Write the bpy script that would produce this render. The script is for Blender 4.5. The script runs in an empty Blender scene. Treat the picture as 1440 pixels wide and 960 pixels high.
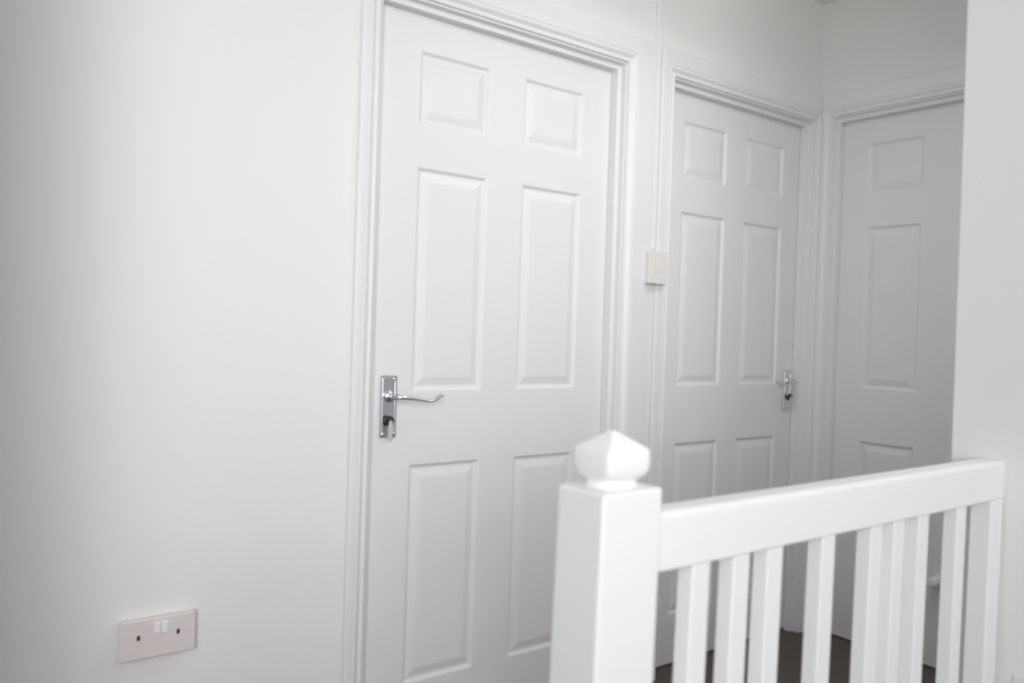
import bpy, bmesh, math
from mathutils import Vector, Matrix

S = bpy.context.scene
COL = S.collection

# ------------------------------------------------------------------ materials
def nodes_of(name):
    m = bpy.data.materials.new(name)
    m.use_nodes = True
    nt = m.node_tree
    return m, nt, nt.nodes['Principled BSDF']

def paint(name, col, rough=0.5, bump=0.0, scale=200.0, stretch=(1, 1, 1), spec=0.5, vary=0.0):
    m, nt, b = nodes_of(name)
    b.inputs['Base Color'].default_value = (*col, 1)
    b.inputs['Roughness'].default_value = rough
    b.inputs['Specular IOR Level'].default_value = spec
    tc = nt.nodes.new('ShaderNodeTexCoord')
    mp = nt.nodes.new('ShaderNodeMapping')
    mp.inputs['Scale'].default_value = stretch
    nz = nt.nodes.new('ShaderNodeTexNoise')
    nz.inputs['Scale'].default_value = scale
    nz.inputs['Detail'].default_value = 4
    nt.links.new(tc.outputs['Object'], mp.inputs['Vector'])
    nt.links.new(mp.outputs['Vector'], nz.inputs['Vector'])
    if bump:
        bp = nt.nodes.new('ShaderNodeBump')
        bp.inputs['Strength'].default_value = bump
        bp.inputs['Distance'].default_value = 0.001
        nt.links.new(nz.outputs['Fac'], bp.inputs['Height'])
        nt.links.new(bp.outputs['Normal'], b.inputs['Normal'])
    if vary:
        mx = nt.nodes.new('ShaderNodeMix'); mx.data_type = 'RGBA'
        mx.inputs[6].default_value = (*[c * (1 - vary) for c in col], 1)
        mx.inputs[7].default_value = (*[min(1, c * (1 + vary)) for c in col], 1)
        nt.links.new(nz.outputs['Fac'], mx.inputs[0])
        nt.links.new(mx.outputs[2], b.inputs['Base Color'])
    return m

M_WALL = paint('wall_emulsion', (0.80, 0.80, 0.79), 0.75, 0.15, 260, spec=0.25)
M_CEIL = paint('ceiling_emulsion', (0.80, 0.80, 0.77), 0.85, 0.1, 200, spec=0.2)
M_DOOR = paint('door_satin_paint', (0.775, 0.77, 0.775), 0.42, 0.22, 60, (6, 6, 0.35), spec=0.35)
M_TRIM = paint('trim_gloss_paint', (0.78, 0.78, 0.795), 0.42, 0.0, 90, spec=0.4)
M_BAL = paint('balustrade_gloss_paint', (0.87, 0.87, 0.885), 0.42, 0.0, 90, spec=0.4)
M_PLASTIC = paint('white_moulded_plastic', (0.77, 0.745, 0.73), 0.35, 0.0, spec=0.45)
M_PINK = paint('pinkish_white_plastic', (0.735, 0.675, 0.672), 0.35, 0.0, spec=0.4)
M_ROCKER = paint('bright_white_plastic', (0.86, 0.86, 0.84), 0.3, 0.0, spec=0.5)
M_DARK = paint('dark_slot', (0.02, 0.015, 0.015), 0.6)
M_CARPET = paint('brown_grey_carpet', (0.135, 0.115, 0.107), 0.95, 1.0, 420, spec=0.1, vary=0.35)
M_TAG = paint('cream_card_tag', (0.56, 0.55, 0.46), 0.7)
M_KEY = paint('blackened_key_metal', (0.045, 0.04, 0.038), 0.45)
M_KEY.node_tree.nodes['Principled BSDF'].inputs['Metallic'].default_value = 0.7
M_CHROME, _nt, _b = nodes_of('polished_chrome')
_b.inputs['Base Color'].default_value = (0.72, 0.74, 0.76, 1)
_b.inputs['Metallic'].default_value = 1.0
_b.inputs['Roughness'].default_value = 0.26

# ------------------------------------------------------------------ helpers
def link(name, bm, mat, parent=None, smooth=False, bevel=0.0, seg=2, kind=None, recalc=True):
    if recalc:
        bmesh.ops.recalc_face_normals(bm, faces=bm.faces)
    me = bpy.data.meshes.new(name)
    bm.to_mesh(me); bm.free()
    me.materials.append(mat)
    o = bpy.data.objects.new(name, me)
    COL.objects.link(o)
    if smooth:
        for p in me.polygons: p.use_smooth = True
    if bevel:
        md = o.modifiers.new('edge_round', 'BEVEL')
        md.width = bevel; md.segments = seg; md.limit_method = 'ANGLE'
        md.angle_limit = math.radians(35)
    if parent is not None: o.parent = parent
    if kind: o['kind'] = kind
    return o

def struct(o, label=None, cat=None):
    o['kind'] = 'structure'
    if label: o['label'] = label
    if cat: o['category'] = cat
    return o

def tag(o, label, cat, group=None):
    o['label'] = label; o['category'] = cat
    if group: o['group'] = group
    return o

def box(bm, x0, x1, y0, y1, z0, z1):
    vs = [bm.verts.new(p) for p in ((x0,y0,z0),(x1,y0,z0),(x1,y1,z0),(x0,y1,z0),
                                    (x0,y0,z1),(x1,y0,z1),(x1,y1,z1),(x0,y1,z1))]
    for f in ((0,3,2,1),(4,5,6,7),(0,1,5,4),(1,2,6,5),(2,3,7,6),(3,0,4,7)):
        bm.faces.new([vs[i] for i in f])
    return vs

def tube(bm, pts, rads, n=12):
    rings = []
    pts = [Vector(p) for p in pts]
    up = Vector((0.13, 0.21, 0.97))
    for i, p in enumerate(pts):
        t = (pts[min(i+1, len(pts)-1)] - pts[max(i-1, 0)]).normalized()
        a = t.cross(up)
        if a.length < 1e-3: a = t.cross(Vector((1, 0, 0)))
        a.normalize(); b = t.cross(a)
        r = rads[i] if isinstance(rads, (list, tuple)) else rads
        rings.append([bm.verts.new(p + (a*math.cos(k*2*math.pi/n) + b*math.sin(k*2*math.pi/n))*r) for k in range(n)])
    for i in range(len(rings)-1):
        for k in range(n):
            bm.faces.new((rings[i][k], rings[i][(k+1)%n], rings[i+1][(k+1)%n], rings[i+1][k]))
    bm.faces.new(rings[0][::-1]); bm.faces.new(rings[-1])

def mapper(kind):
    """door-local (u across, d in front of the door face, z) to world"""
    if kind == 'A': return lambda u, d, z: (u, D - d, z)
    return lambda u, d, z: (XB - d, -u, z)          # wall B: u = -y

# ------------------------------------------------------------------ survey (metres)
D = 1.9716            # face of the doors on the long wall
WA = D - 0.050        # plaster face of the long wall
XB = 3.028            # face of the door on the end wall
WB = XB - 0.045       # plaster face of the end wall
XC, YC = 1.615, 0.745 # face and far corner of the near right-hand wall
CEIL = 2.465
X0, Y0 = -2.2, -2.2  # where the landing is cut off, outside the view

# ------------------------------------------------------------------ room shell
bm = bmesh.new(); box(bm, X0, WB + 0.25, Y0, WA + 0.25, -0.12, 0.0)
struct(link('floor', bm, M_CARPET), 'brown grey carpeted landing floor behind the balusters', 'floor')
bm = bmesh.new(); box(bm, X0, WB + 0.25, Y0, WA + 0.25, CEIL, CEIL + 0.1)
struct(link('ceiling', bm, M_CEIL), 'white ceiling showing at the far corner', 'ceiling')

D1 = dict(l=1.050, r=1.893, top=1.985)
D2 = dict(l=2.147, r=2.927, top=1.985)
GAP = 0.004
def opening(d): return d['l'] - GAP - 0.030, d['r'] + GAP + 0.030, d['top'] + GAP + 0.030

bm = bmesh.new()
a0, a1, at = opening(D1); b0, b1, bt = opening(D2)
T = WA + 0.13
for seg in ((-0.08, a0, 0, CEIL), (a0, a1, at, CEIL), (a1, b0, 0, CEIL), (b0, b1, bt, CEIL), (b1, WB + 0.02, 0, CEIL)):
    box(bm, seg[0], seg[1], WA, T, seg[2], seg[3])
bmesh.ops.remove_doubles(bm, verts=bm.verts, dist=1e-5)
struct(link('wall_left', bm, M_WALL), 'long white wall with the socket and two panelled doors', 'wall')

# end wall with the third door
ey1, ey0 = 1.846, 1.044           # door three edges (far, near)
D3 = dict(l=-ey1, r=-ey0, top=1.996)
c0, c1, ct = opening(D3)          # in u = -y
bm = bmesh.new()
for u0, u1, z0, z1 in ((-WA - 0.13, c0, 0, CEIL), (c0, c1, ct, CEIL), (c1, -YC + 0.05, 0, CEIL)):
    box(bm, WB, WB + 0.13, -u1, -u0, z0, z1)
struct(link('wall_back', bm, M_WALL), 'shaded end wall above the third door', 'wall')

# added wall just outside the view, there to darken the long wall's left end
bm = bmesh.new(); box(bm, -0.08, 0.04, 1.22, WA + 0.02, 0, CEIL)
struct(link('wall_shade', bm, M_WALL), 'added white wall out of view that shades the socket wall', 'wall')

# the near right wall is a solid return whose corner hides part of door three
bm = bmesh.new(); box(bm, XC, WB + 0.02, Y0, YC, 0, CEIL)
struct(link('wall_right', bm, M_WALL, bevel=0.004), 'white wall end that the handrail runs into', 'wall')

# ------------------------------------------------------------------ doors
def door_leaf(name, mp, d, us, zs, thick=0.04):
    """six-panel moulded leaf: us = 4 panel edges, zs = 6 panel edges from the floor up"""
    bm = bmesh.new()
    xs = [d['l'], us[0], us[1], us[2], us[3], d['r']]
    zz = [0.008, *zs, d['top']]
    V = {}
    def v(u, dd, z):
        k = (round(u, 6), round(dd, 6), round(z, 6))
        if k not in V: V[k] = bm.verts.new(mp(u, dd, z))
        return V[k]
    for i in range(5):
        for j in range(7):
            u0, u1, z0, z1 = xs[i], xs[i+1], zz[j], zz[j+1]
            if i in (1, 3) and j in (1, 3, 5):
                rings = []
                for ins, dep in ((0, 0), (0.0035, -0.002), (0.0075, -0.0068), (0.011, -0.0078), (0.015, -0.0076),
                                 (0.0335, -0.0026), (0.0365, -0.0020), (0.040, -0.0018)):
                    rings.append([v(u0+ins, dep, z0+ins), v(u1-ins, dep, z0+ins), v(u1-ins, dep, z1-ins), v(u0+ins, dep, z1-ins)])
                for a, b in zip(rings, rings[1:]):
                    for k in range(4):
                        bm.faces.new((a[k], a[(k+1)%4], b[(k+1)%4], b[k]))
                bm.faces.new(rings[-1])
            else:
                bm.faces.new((v(u0,0,z0), v(u1,0,z0), v(u1,0,z1), v(u0,0,z1)))
    # back and edges
    for i in range(5):
        for j in range(7):
            bm.faces.new((v(xs[i],-thick,zz[j]), v(xs[i],-thick,zz[j+1]), v(xs[i+1],-thick,zz[j+1]), v(xs[i+1],-thick,zz[j])))
    for i in range(5):
        for z in (zz[0], zz[-1]):
            bm.faces.new((v(xs[i],0,z), v(xs[i+1],0,z), v(xs[i+1],-thick,z), v(xs[i],-thick,z)))
    for j in range(7):
        for x in (xs[0], xs[-1]):
            bm.faces.new((v(x,0,zz[j]), v(x,0,zz[j+1]), v(x,-thick,zz[j+1]), v(x,-thick,zz[j])))
    return link(name, bm, M_DOOR)

ZP = [0.178, 0.775, 0.974, 1.578, 1.694, 1.890]
ZP3 = [1.138 + (z - 1.138) * 1.012 for z in ZP]
door1 = struct(door_leaf('door_1', mapper('A'), D1, (1.186, 1.416, 1.543, 1.775), ZP),
               'wide white six panel door nearest the socket with lever at left', 'door')
door2 = struct(door_leaf('door_2', mapper('A'), D2, (2.2454, 2.4802, 2.5888, 2.8235), ZP),
               'white six panel door in the corner with lever at right', 'door')
door3 = struct(door_leaf('door_3', mapper('B'), D3, (-1.739, -1.527, -1.360, -1.150), ZP3),
               'shaded white six panel door half hidden behind the wall end', 'door')

# linings and moulded architraves
def lining(mp, d, front, parent):
    """flat reveal boards round the door from the wall face back past the leaf"""
    l, r, t = d['l'] - GAP, d['r'] + GAP, d['top'] + GAP
    bm = bmesh.new()
    prof = [(0.010, -0.075), (0.010, -0.0395), (0.010, 0.0012), (-0.006, 0.0012), (-0.006, 0.030), (0.010, 0.030), (0.010, front), (0.0295, front), (0.0295, -0.075)]
    rings = []
    for uo, dd in prof:
        rings.append([bm.verts.new(mp(l-uo, dd, 0.0)), bm.verts.new(mp(l-uo, dd, t+uo)),
                      bm.verts.new(mp(r+uo, dd, t+uo)), bm.verts.new(mp(r+uo, dd, 0.0))])
    n = len(rings)
    for i in range(n):
        a, b = rings[i], rings[(i+1) % n]
        for k in range(3):
            bm.faces.new((a[k], a[k+1], b[k+1], b[k]))
    bm.faces.new([q[0] for q in rings]); bm.faces.new([q[3] for q in rings][::-1])
    return link('door_lining', bm, M_TRIM, parent, bevel=0.0012)

def architrave(name, mp, d, front, wl, wr, wt, label):
    l, r, t = d['l'] - GAP - 0.016, d['r'] + GAP + 0.016, d['top'] + GAP + 0.016
    bm = bmesh.new()
    inner = [(0, 0.0003), (0, 0.0075), (0.0018, 0.0093), (0.0055, 0.0093), (0.0075, 0.0082), (0.0085, 0.0050), (0.0105, 0.0050),
             (0.0130, 0.0060), (0.0170, 0.0100), (0.0215, 0.0140), (0.0250, 0.0150), (0.0270, 0.0150), (0.0285, 0.0125),
             (0.0310, 0.0125), (0.0325, 0.0150), (0.0350, 0.0156)]
    outer = [(-0.006, 0.0156), (-0.002, 0.0142), (0, 0.011), (0, 0.0003)]
    rings = []
    for uo, dd in inner:
        rings.append((uo, uo, uo, dd))
    for uo, dd in outer:
        rings.append((wl+uo, wt+uo, wr+uo, dd))
    R = []
    for L, Tt, Rr, dd in rings:
        R.append([bm.verts.new(mp(l-L, front+dd, 0.0)), bm.verts.new(mp(l-L, front+dd, t+Tt)),
                  bm.verts.new(mp(r+Rr, front+dd, t+Tt)), bm.verts.new(mp(r+Rr, front+dd, 0.0))])
    n = len(R)
    for i in range(n):
        a, b = R[i], R[(i+1) % n]
        for k in range(3):
            bm.faces.new((a[k], a[k+1], b[k+1], b[k]))
    bm.faces.new([q[0] for q in R]); bm.faces.new([q[3] for q in R][::-1])
    o = struct(link(name, bm, M_TRIM), label, 'door casing')
    lining(mp, d, front, o)
    return o

architrave('trim_1', mapper('A'), D1, 0.050, 0.053, 0.1205, 0.086, 'moulded white casing round the wide door')
architrave('trim_2', mapper('A'), D2, 0.050, 0.0672, 0.033, 0.086, 'moulded white casing round the corner door')
architrave('trim_3', mapper('B'), D3, 0.045, 0.041, 0.070, 0.086, 'moulded white casing round the shaded door')

# apron board low on the near right wall
bm = bmesh.new(); box(bm, XC - 0.005, XC - 0.0005, Y0 + 0.02, 0.622, 0.0, 0.571)
struct(link('trim_4', bm, M_TRIM, bevel=0.0015), 'white board along the foot of the right wall', 'board')

# ------------------------------------------------------------------ lever handles and keys
def handle(door, xc, z0, z1, w, lever_dir, lever_z, key_z):
    """chrome lever on a back plate, screwed to the door face"""
    yf = D
    bm = bmesh.new(); box(bm, xc-w/2, xc+w/2, yf-0.007, yf-0.0003, z0, z1)
    pl = link('door_handle', bm, M_CHROME, door, bevel=0.0035, seg=3)
    # raised rim edging
    bm = bmesh.new()
    m = 0.005
    for q in ((xc-w/2+m, xc+w/2-m, z1-m-0.0025, z1-m), (xc-w/2+m, xc+w/2-m, z0+m, z0+m+0.0025),
              (xc-w/2+m, xc-w/2+m+0.0025, z0+m, z1-m), (xc+w/2-m-0.0025, xc+w/2-m, z0+m, z1-m)):
        box(bm, q[0], q[1], yf-0.0085, yf-0.006, q[2], q[3])
    link('rim', bm, M_CHROME, pl)
    for sx in (-1, 1):
        for zz in (z0+0.011, z1-0.011):
            bm = bmesh.new()
            p = (xc+sx*(w/2-0.010), zz)
            tube(bm, [(p[0], yf-0.006, p[1]), (p[0], yf-0.0088, p[1]), (p[0], yf-0.0098, p[1])], [0.0042, 0.0042, 0.0028], 12)
            box(bm, p[0]-0.0033, p[0]+0.0033, yf-0.0101, yf-0.0095, p[1]-0.0005, p[1]+0.0005)
            link('screw', bm, M_CHROME, pl)
    # lever: rose, neck, then a slim swept bar with a scrolled tip
    bm = bmesh.new(); s = lever_dir; lz = lever_z
    tube(bm, [(xc, yf-0.006, lz), (xc, yf-0.011, lz), (xc, yf-0.015, lz)], [0.0165, 0.0155, 0.010], 20)
    tube(bm, [(xc, yf-0.012, lz), (xc, yf-0.030, lz), (xc+s*0.002, yf-0.044, lz), (xc+s*0.010, yf-0.051, lz),
              (xc+s*0.024, yf-0.053, lz-0.001), (xc+s*0.050, yf-0.053, lz-0.005), (xc+s*0.080, yf-0.053, lz-0.010),
              (xc+s*0.104, yf-0.053, lz-0.012), (xc+s*0.117, yf-0.053, lz-0.008), (xc+s*0.126, yf-0.053, lz+0.001),
              (xc+s*0.134, yf-0.053, lz+0.004), (xc+s*0.139, yf-0.053, lz+0.0025)],
         [0.0085, 0.0075, 0.0072, 0.0070, 0.0062, 0.0044, 0.0037, 0.0037, 0.0042, 0.0046, 0.0046, 0.0032], 14)
    link('lever', bm, M_CHROME, pl, smooth=True)
    bm = bmesh.new()
    tube(bm, [(xc, yf-0.0068, key_z), (xc, yf-0.0078, key_z)], [0.0048, 0.0048], 14)
    box(bm, xc-0.0022, xc+0.0022, yf-0.0078, yf-0.0068, key_z-0.014, key_z)
    link('keyhole', bm, M_DARK, pl)

def key(xc, key_z, yf, label):
    root = bpy.data.objects.new('key', None); COL.objects.link(root)
    root.location = (xc, yf-0.008, key_z); root.empty_display_size = 0.02
    tag(root, label, 'key', 'keys left in the door locks')
    bm = bmesh.new()
    tube(bm, [(0, 0.004, 0), (0, -0.006, 0), (0, -0.0075, 0), (0, -0.008, 0), (0, -0.012, 0)], [0.0032, 0.0032, 0.0032, 0.0046, 0.0046], 10)
    sh = link('shank', bm, M_KEY, root)
    # open bow of the key, a flattened ring facing the room
    bm = bmesh.new(); n = 20; ring = []
    for k in range(n):
        a = 2*math.pi*k/n
        c = Vector((0.0095*math.cos(a)-0.001, -0.011, 0.0110*math.sin(a)-0.001))
        nrm = Vector((math.cos(a), 0, math.sin(a)))
        ring.append([bm.verts.new(c + nrm*dx + Vector((0, dy, 0))) for dx, dy in ((0.0030,-0.0016),(0.0030,0.0016),(-0.0030,0.0016),(-0.0030,-0.0016))])
    for k in range(n):
        a, b = ring[k], ring[(k+1)%n]
        for q in range(4): bm.faces.new((a[q], a[(q+1)%4], b[(q+1)%4], b[q]))
    link('bow', bm, M_KEY, root)
    # slim card tag on a loop through the bow, hanging straight down
    bm = bmesh.new()
    vs = [(-0.0050, -0.004), (-0.003, 0.001), (0.004, 0.001), (0.0065, -0.004), (0.0040, -0.046), (0.001, -0.051), (-0.0045, -0.051), (-0.007, -0.046)]
    fr = [bm.verts.new((x, -0.0152, z)) for x, z in vs]; bk = [bm.verts.new((x, -0.0136, z)) for x, z in vs]
    bm.faces.new(fr); bm.faces.new(bk[::-1])
    for k in range(len(vs)): bm.faces.new((fr[k], bk[k], bk[(k+1)%len(vs)], fr[(k+1)%len(vs)]))
    tg = link('key_tag', bm, M_TAG, root); tg['label'] = 'cream hanging key tag'
    return root

handle(door1, 1.1150, 0.852, 1.018, 0.050, +1, 0.962, 0.898)
key(1.1130, 0.898, D, 'dark key in the lock under the left-hand lever handle')
handle(door2, 2.8900, 0.870, 1.028, 0.050, -1, 0.984, 0.924)
key(2.8900, 0.924, D, 'dark key in the lock of the corner door')

# ------------------------------------------------------------------ double socket on the long wall
sock = bpy.data.objects.new('wall_socket', None); COL.objects.link(sock)
SX0, SX1, SZ0, SZ1 = 0.449, 0.608, 0.416, 0.503
sock.location = ((SX0+SX1)/2, WA, (SZ0+SZ1)/2); sock.empty_display_size = 0.05
tag(sock, 'pinkish white double power socket low on the left wall', 'socket')
def sbox(name, u0, u1, d0, d1, z0, z1, mat, bev, parent=sock):
    bm = bmesh.new(); box(bm, u0, u1, -d1, -d0, z0, z1)
    return link(name, bm, mat, parent, bevel=bev)
hw, hh = (SX1-SX0)/2, (SZ1-SZ0)/2
sbox('back_box', -hw+0.004, hw-0.004, 0.0003, 0.014, -hh+0.004, hh-0.004, M_PINK, 0.002)
plate = sbox('face_plate', -hw, hw, 0.0142, 0.0235, -hh, hh, M_PINK, 0.004)
for sx in (-1, 1):
    k = sbox('rocker', 0.004+sx*0.0078-0.0070, 0.004+sx*0.0078+0.0070, 0.0236, 0.0275, 0.009, 0.033, M_ROCKER, 0.0015)
    k['label'] = 'bright white rocker switch'
    cx = sx*0.041
    e = sbox('earth_slot', cx-0.0032, cx+0.0032, 0.0236, 0.0242, -0.001, 0.0095, M_DARK, 0)
    e['label'] = 'dark earth pin slot'
    for q in (-1, 1):
        sbox('pin_shutter', cx+q*0.011-0.0035, cx+q*0.011+0.0035, 0.0236, 0.0240, -0.0175, -0.0125, M_PINK, 0)

# ------------------------------------------------------------------ surface conduit and switch between the doors
CX = 2.046
def conduit(z0, z1, label):
    bm = bmesh.new(); box(bm, CX-0.0120, CX+0.0120, WA-0.0105, WA-0.0003, z0, z1)
    o = link('cable_trunking', bm, M_WALL, bevel=0.003)
    return tag(o, label, 'trunking', 'cable trunking between the doors')
conduit(1.424, CEIL-0.001, 'slim white cable trunking rising from the switch to the ceiling')
conduit(0.0, 1.316, 'slim white cable trunking running down below the switch')
sw = bpy.data.objects.new('light_switch', None); COL.objects.link(sw)
sw.location = (CX, WA-0.0108, 1.366); sw.empty_display_size = 0.04
tag(sw, 'small white surface switch between the two doors', 'switch')
sbox('back_box', -0.041, 0.041, 0.0, 0.016, -0.052, 0.052, M_PLASTIC, 0.003, sw)
fp = sbox('face_plate', -0.043, 0.043, 0.0162, 0.024, -0.054, 0.054, M_PLASTIC, 0.003, sw)
rk = sbox('rocker', -0.013, 0.013, 0.0242, 0.0265, -0.016, 0.018, M_PLASTIC, 0.002, sw)

# ------------------------------------------------------------------ round bumper on the shaded door
bump = bpy.data.objects.new('door_bumper', None); COL.objects.link(bump)
bump.location = (XB, 1.421, 0.315); bump.empty_display_size = 0.03
tag(bump, 'small round white bumper low on the shaded door', 'door stop')
bm = bmesh.new(); tube(bm, [(-0.0003,0,0), (-0.004,0,0), (-0.005,0,0)], [0.021, 0.021, 0.019], 20)
link('base', bm, M_ROCKER, bump)
bm = bmesh.new(); tube(bm, [(-0.0052,0,0), (-0.025,0,0), (-0.044,0,0), (-0.052,0,0), (-0.056,0,0)], [0.0155, 0.016, 0.0195, 0.018, 0.010], 20)
link('cushion', bm, M_ROCKER, bump)

# ------------------------------------------------------------------ balustrade
YB = 0.669                   # centre line
LEAN = 0.024                 # the whole rail stands a little out of plumb
RT, RB = 0.941, 0.873        # rail top, rail underside
bal = bpy.data.objects.new('balustrade', None); COL.objects.link(bal)
bal.location = (0.66, YB, 0.0); bal.empty_display_size = 0.2
tag(bal, 'white painted balustrade with capped newel post on the landing', 'balustrade')
BX, BY = bal.location.x, bal.location.y
def lx(x, z): return x - BX - LEAN*(RT - z)
def post(bm, x0, x1, y0, y1, z0, z1):
    vs = []
    for z in (z0, z1):
        vs += [bm.verts.new((lx(x, z), y-BY, z)) for x, y in ((x0,y0),(x1,y0),(x1,y1),(x0,y1))]
    for f in ((0,3,2,1),(4,5,6,7),(0,1,5,4),(1,2,6,5),(2,3,7,6),(3,0,4,7)):
        bm.faces.new([vs[i] for i in f])

NX0, NX1, NY0, NY1 = 0.615, 0.705, 0.632, 0.706
NXC, NYC = (NX0+NX1)/2, (NY0+NY1)/2
bm = bmesh.new(); post(bm, NX0, NX1, NY0, NY1, 0.0, 0.974)
newel = link('newel_post', bm, M_BAL, bal, bevel=0.004, seg=3)
# turned-neck pyramid cap
def sq_ring(bm, hx, hy, z, p, n=32):
    out = []
    for k in range(n):
        a = 2*math.pi*(k+0.5)/n
        c, s = math.cos(a), math.sin(a)
        out.append(bm.verts.new((lx(NXC, 0.99) + hx*math.copysign(abs(c)**(2/p), c), NYC-BY + hy*math.copysign(abs(s)**(2/p), s), z)))
    return out
bm = bmesh.new()
secs = [(0.029, 0.026, 0.9742, 3.0), (0.028, 0.025, 0.978, 2.6), (0.0265, 0.0235, 0.981, 2.6), (0.0275, 0.0245, 0.9835, 3),
        (0.0305, 0.0272, 0.9862, 5), (0.0322, 0.0290, 0.9905, 8), (0.0326, 0.0294, 0.996, 14), (0.0326, 0.0294, 1.0135, 14), (0.0316, 0.0284, 1.0160, 14),
        (0.0035, 0.0032, 1.0338, 14), (0.0010, 0.0010, 1.0348, 3)]
rs = [sq_ring(bm, *s) for s in secs]
for a, b in zip(rs, rs[1:]):
    for k in range(32): bm.faces.new((a[k], a[(k+1)%32], b[(k+1)%32], b[k]))
bm.faces.new(rs[0][::-1]); bm.faces.new(rs[-1])
cap = link('newel_cap', bm, M_BAL, newel)
for p in cap.data.polygons: p.use_smooth = True
md = cap.modifiers.new('hard', 'EDGE_SPLIT'); md.split_angle = math.radians(24)

bm = bmesh.new()
vs = []
prof = [(-0.021, RB), (0.021, RB), (0.021, RT-0.008), (0.016, RT), (-0.016, RT), (-0.021, RT-0.005)]
e0 = [bm.verts.new((lx(NX1-0.0005, z), y, z)) for y, z in prof]
e1 = [bm.verts.new((XC-0.001-BX, y, z)) for y, z in prof]
bm.faces.new(e0[::-1]); bm.faces.new(e1)
for k in range(len(prof)): bm.faces.new((e0[k], e0[(k+1)%6], e1[(k+1)%6], e1[k]))
link('handrail', bm, M_BAL, bal, bevel=0.003, seg=3)

bm = bmesh.new(); post(bm, 1.566, 1.612, NY0+0.016, NY1-0.022, 0.0, RB-0.0003)
# keep the half post off the wall at its top
link('wall_post', bm, M_BAL, bal, bevel=0.003)

bm = bmesh.new()
e0 = [bm.verts.new((lx(NX1-0.003, 0.06), y, z)) for y, z in ((-0.02,0.035),(0.02,0.035),(0.02,0.085),(-0.02,0.085))]
e1 = [bm.verts.new((lx(1.566, 0.06), y, z)) for y, z in ((-0.02,0.035),(0.02,0.035),(0.02,0.085),(-0.02,0.085))]
bm.faces.new(e0[::-1]); bm.faces.new(e1)
for k in range(4): bm.faces.new((e0[k], e0[(k+1)%4], e1[(k+1)%4], e1[k]))
link('base_rail', bm, M_BAL, bal, bevel=0.003)

BW = 0.033
for xc in (0.803, 0.880, 0.950, 1.073, 1.199, 1.265, 1.340, 1.468):
    bm = bmesh.new()
    post(bm, xc-BW/2, xc+BW/2, YB-0.016, YB+0.008, 0.0845, RB+0.0005)
    link('baluster', bm, M_BAL, bal, bevel=0.0025)

# ------------------------------------------------------------------ camera
F_PX, YAW, PITCH, ROLL, CH = 1192.696, 0.6581, -0.0096, 0.0316, 1.138
fw = Vector((math.sin(YAW)*math.cos(PITCH), math.cos(YAW)*math.cos(PITCH), math.sin(PITCH)))
rt = Vector((math.cos(YAW), -math.sin(YAW), 0)); up = rt.cross(fw)
r2 = math.cos(ROLL)*rt + math.sin(ROLL)*up
u2 = -math.sin(ROLL)*rt + math.cos(ROLL)*up
cd = bpy.data.cameras.new('camera'); cam = bpy.data.objects.new('camera', cd); COL.objects.link(cam)
cam.matrix_world = Matrix(((r2.x, u2.x, -fw.x, 0), (r2.y, u2.y, -fw.y, 0), (r2.z, u2.z, -fw.z, CH), (0, 0, 0, 1)))
cd.sensor_width = 36; cd.sensor_fit = 'HORIZONTAL'; cd.lens = 36*F_PX/1440
cd.clip_start = 0.02
cd.dof.use_dof = True; cd.dof.focus_distance = 2.25; cd.dof.aperture_fstop = 3.2
S.camera = cam

# ------------------------------------------------------------------ light
w = bpy.data.worlds.new('landing_daylight'); S.world = w; w.use_nodes = True
bg = w.node_tree.nodes['Background']
bg.inputs['Color'].default_value = (0.93, 0.96, 1.0, 1); bg.inputs['Strength'].default_value = 0.12

def area(name, loc, target, size, sizey, energy, col, spread=180):
    ld = bpy.data.lights.new(name, 'AREA'); ld.shape = 'RECTANGLE'
    ld.size = size; ld.size_y = sizey; ld.energy = energy; ld.color = col
    ld.spread = math.radians(spread)
    o = bpy.data.objects.new(name, ld); COL.objects.link(o)
    o.location = loc
    o.rotation_euler = (Vector(target)-Vector(loc)).to_track_quat('-Z', 'Y').to_euler()
    return o
# added lights outside the view, balanced for brightness
area('rear_left_beam', (-2.3, -3.7, 2.0), (1.15, 1.92, 1.5), 2.4, 1.4, 7.4, (1.0, 1.0, 1.0), 40)  # added narrow beam from behind left, brightens the long wall
area('rear_right_fill', (0.9, -2.0, 2.0), (1.2, 1.92, 1.4), 1.2, 1.0, 14.2, (0.97, 0.985, 1.0), 180)  # added fill from behind right, no known window there
area('low_left_fill', (-0.8, -0.9, 1.2), (1.2, 1.0, 1.0), 0.8, 0.7, 20.0, (0.985, 0.99, 1.0), 180)  # added low fill that lifts the newel, rail and right wall
area('overhead_fill', (1.85, 1.1, 2.2), (1.85, 1.1, 0), 0.5, 0.5, 5.1, (1.0, 0.985, 0.975), 180)  # added overhead fill for the far doors, no fitting there
area('corner_fill', (2.0, 1.0, 2.4), (2.0, 1.9, 1.2), 0.5, 0.3, 1.6, (1.0, 0.985, 0.975), 180)  # small added fill aimed at the corner door
area('long_wall_beam', (-0.6, -0.6, 1.9), (1.5, 1.92, 1.4), 0.6, 0.4, 2.7, (1.0, 1.0, 1.0), 70)  # added beam lifting the middle of the long wall

# ------------------------------------------------------------------ look
vs_ = S.view_settings
S.display_settings.display_device = 'sRGB'
vs_.view_transform = 'Standard'; vs_.look = 'None'; vs_.gamma = 1; vs_.exposure = 0.0
vs_.use_curve_mapping = False
S.cycles.filter_width = 3.0
S.cycles.max_bounces = 10; S.cycles.diffuse_bounces = 6
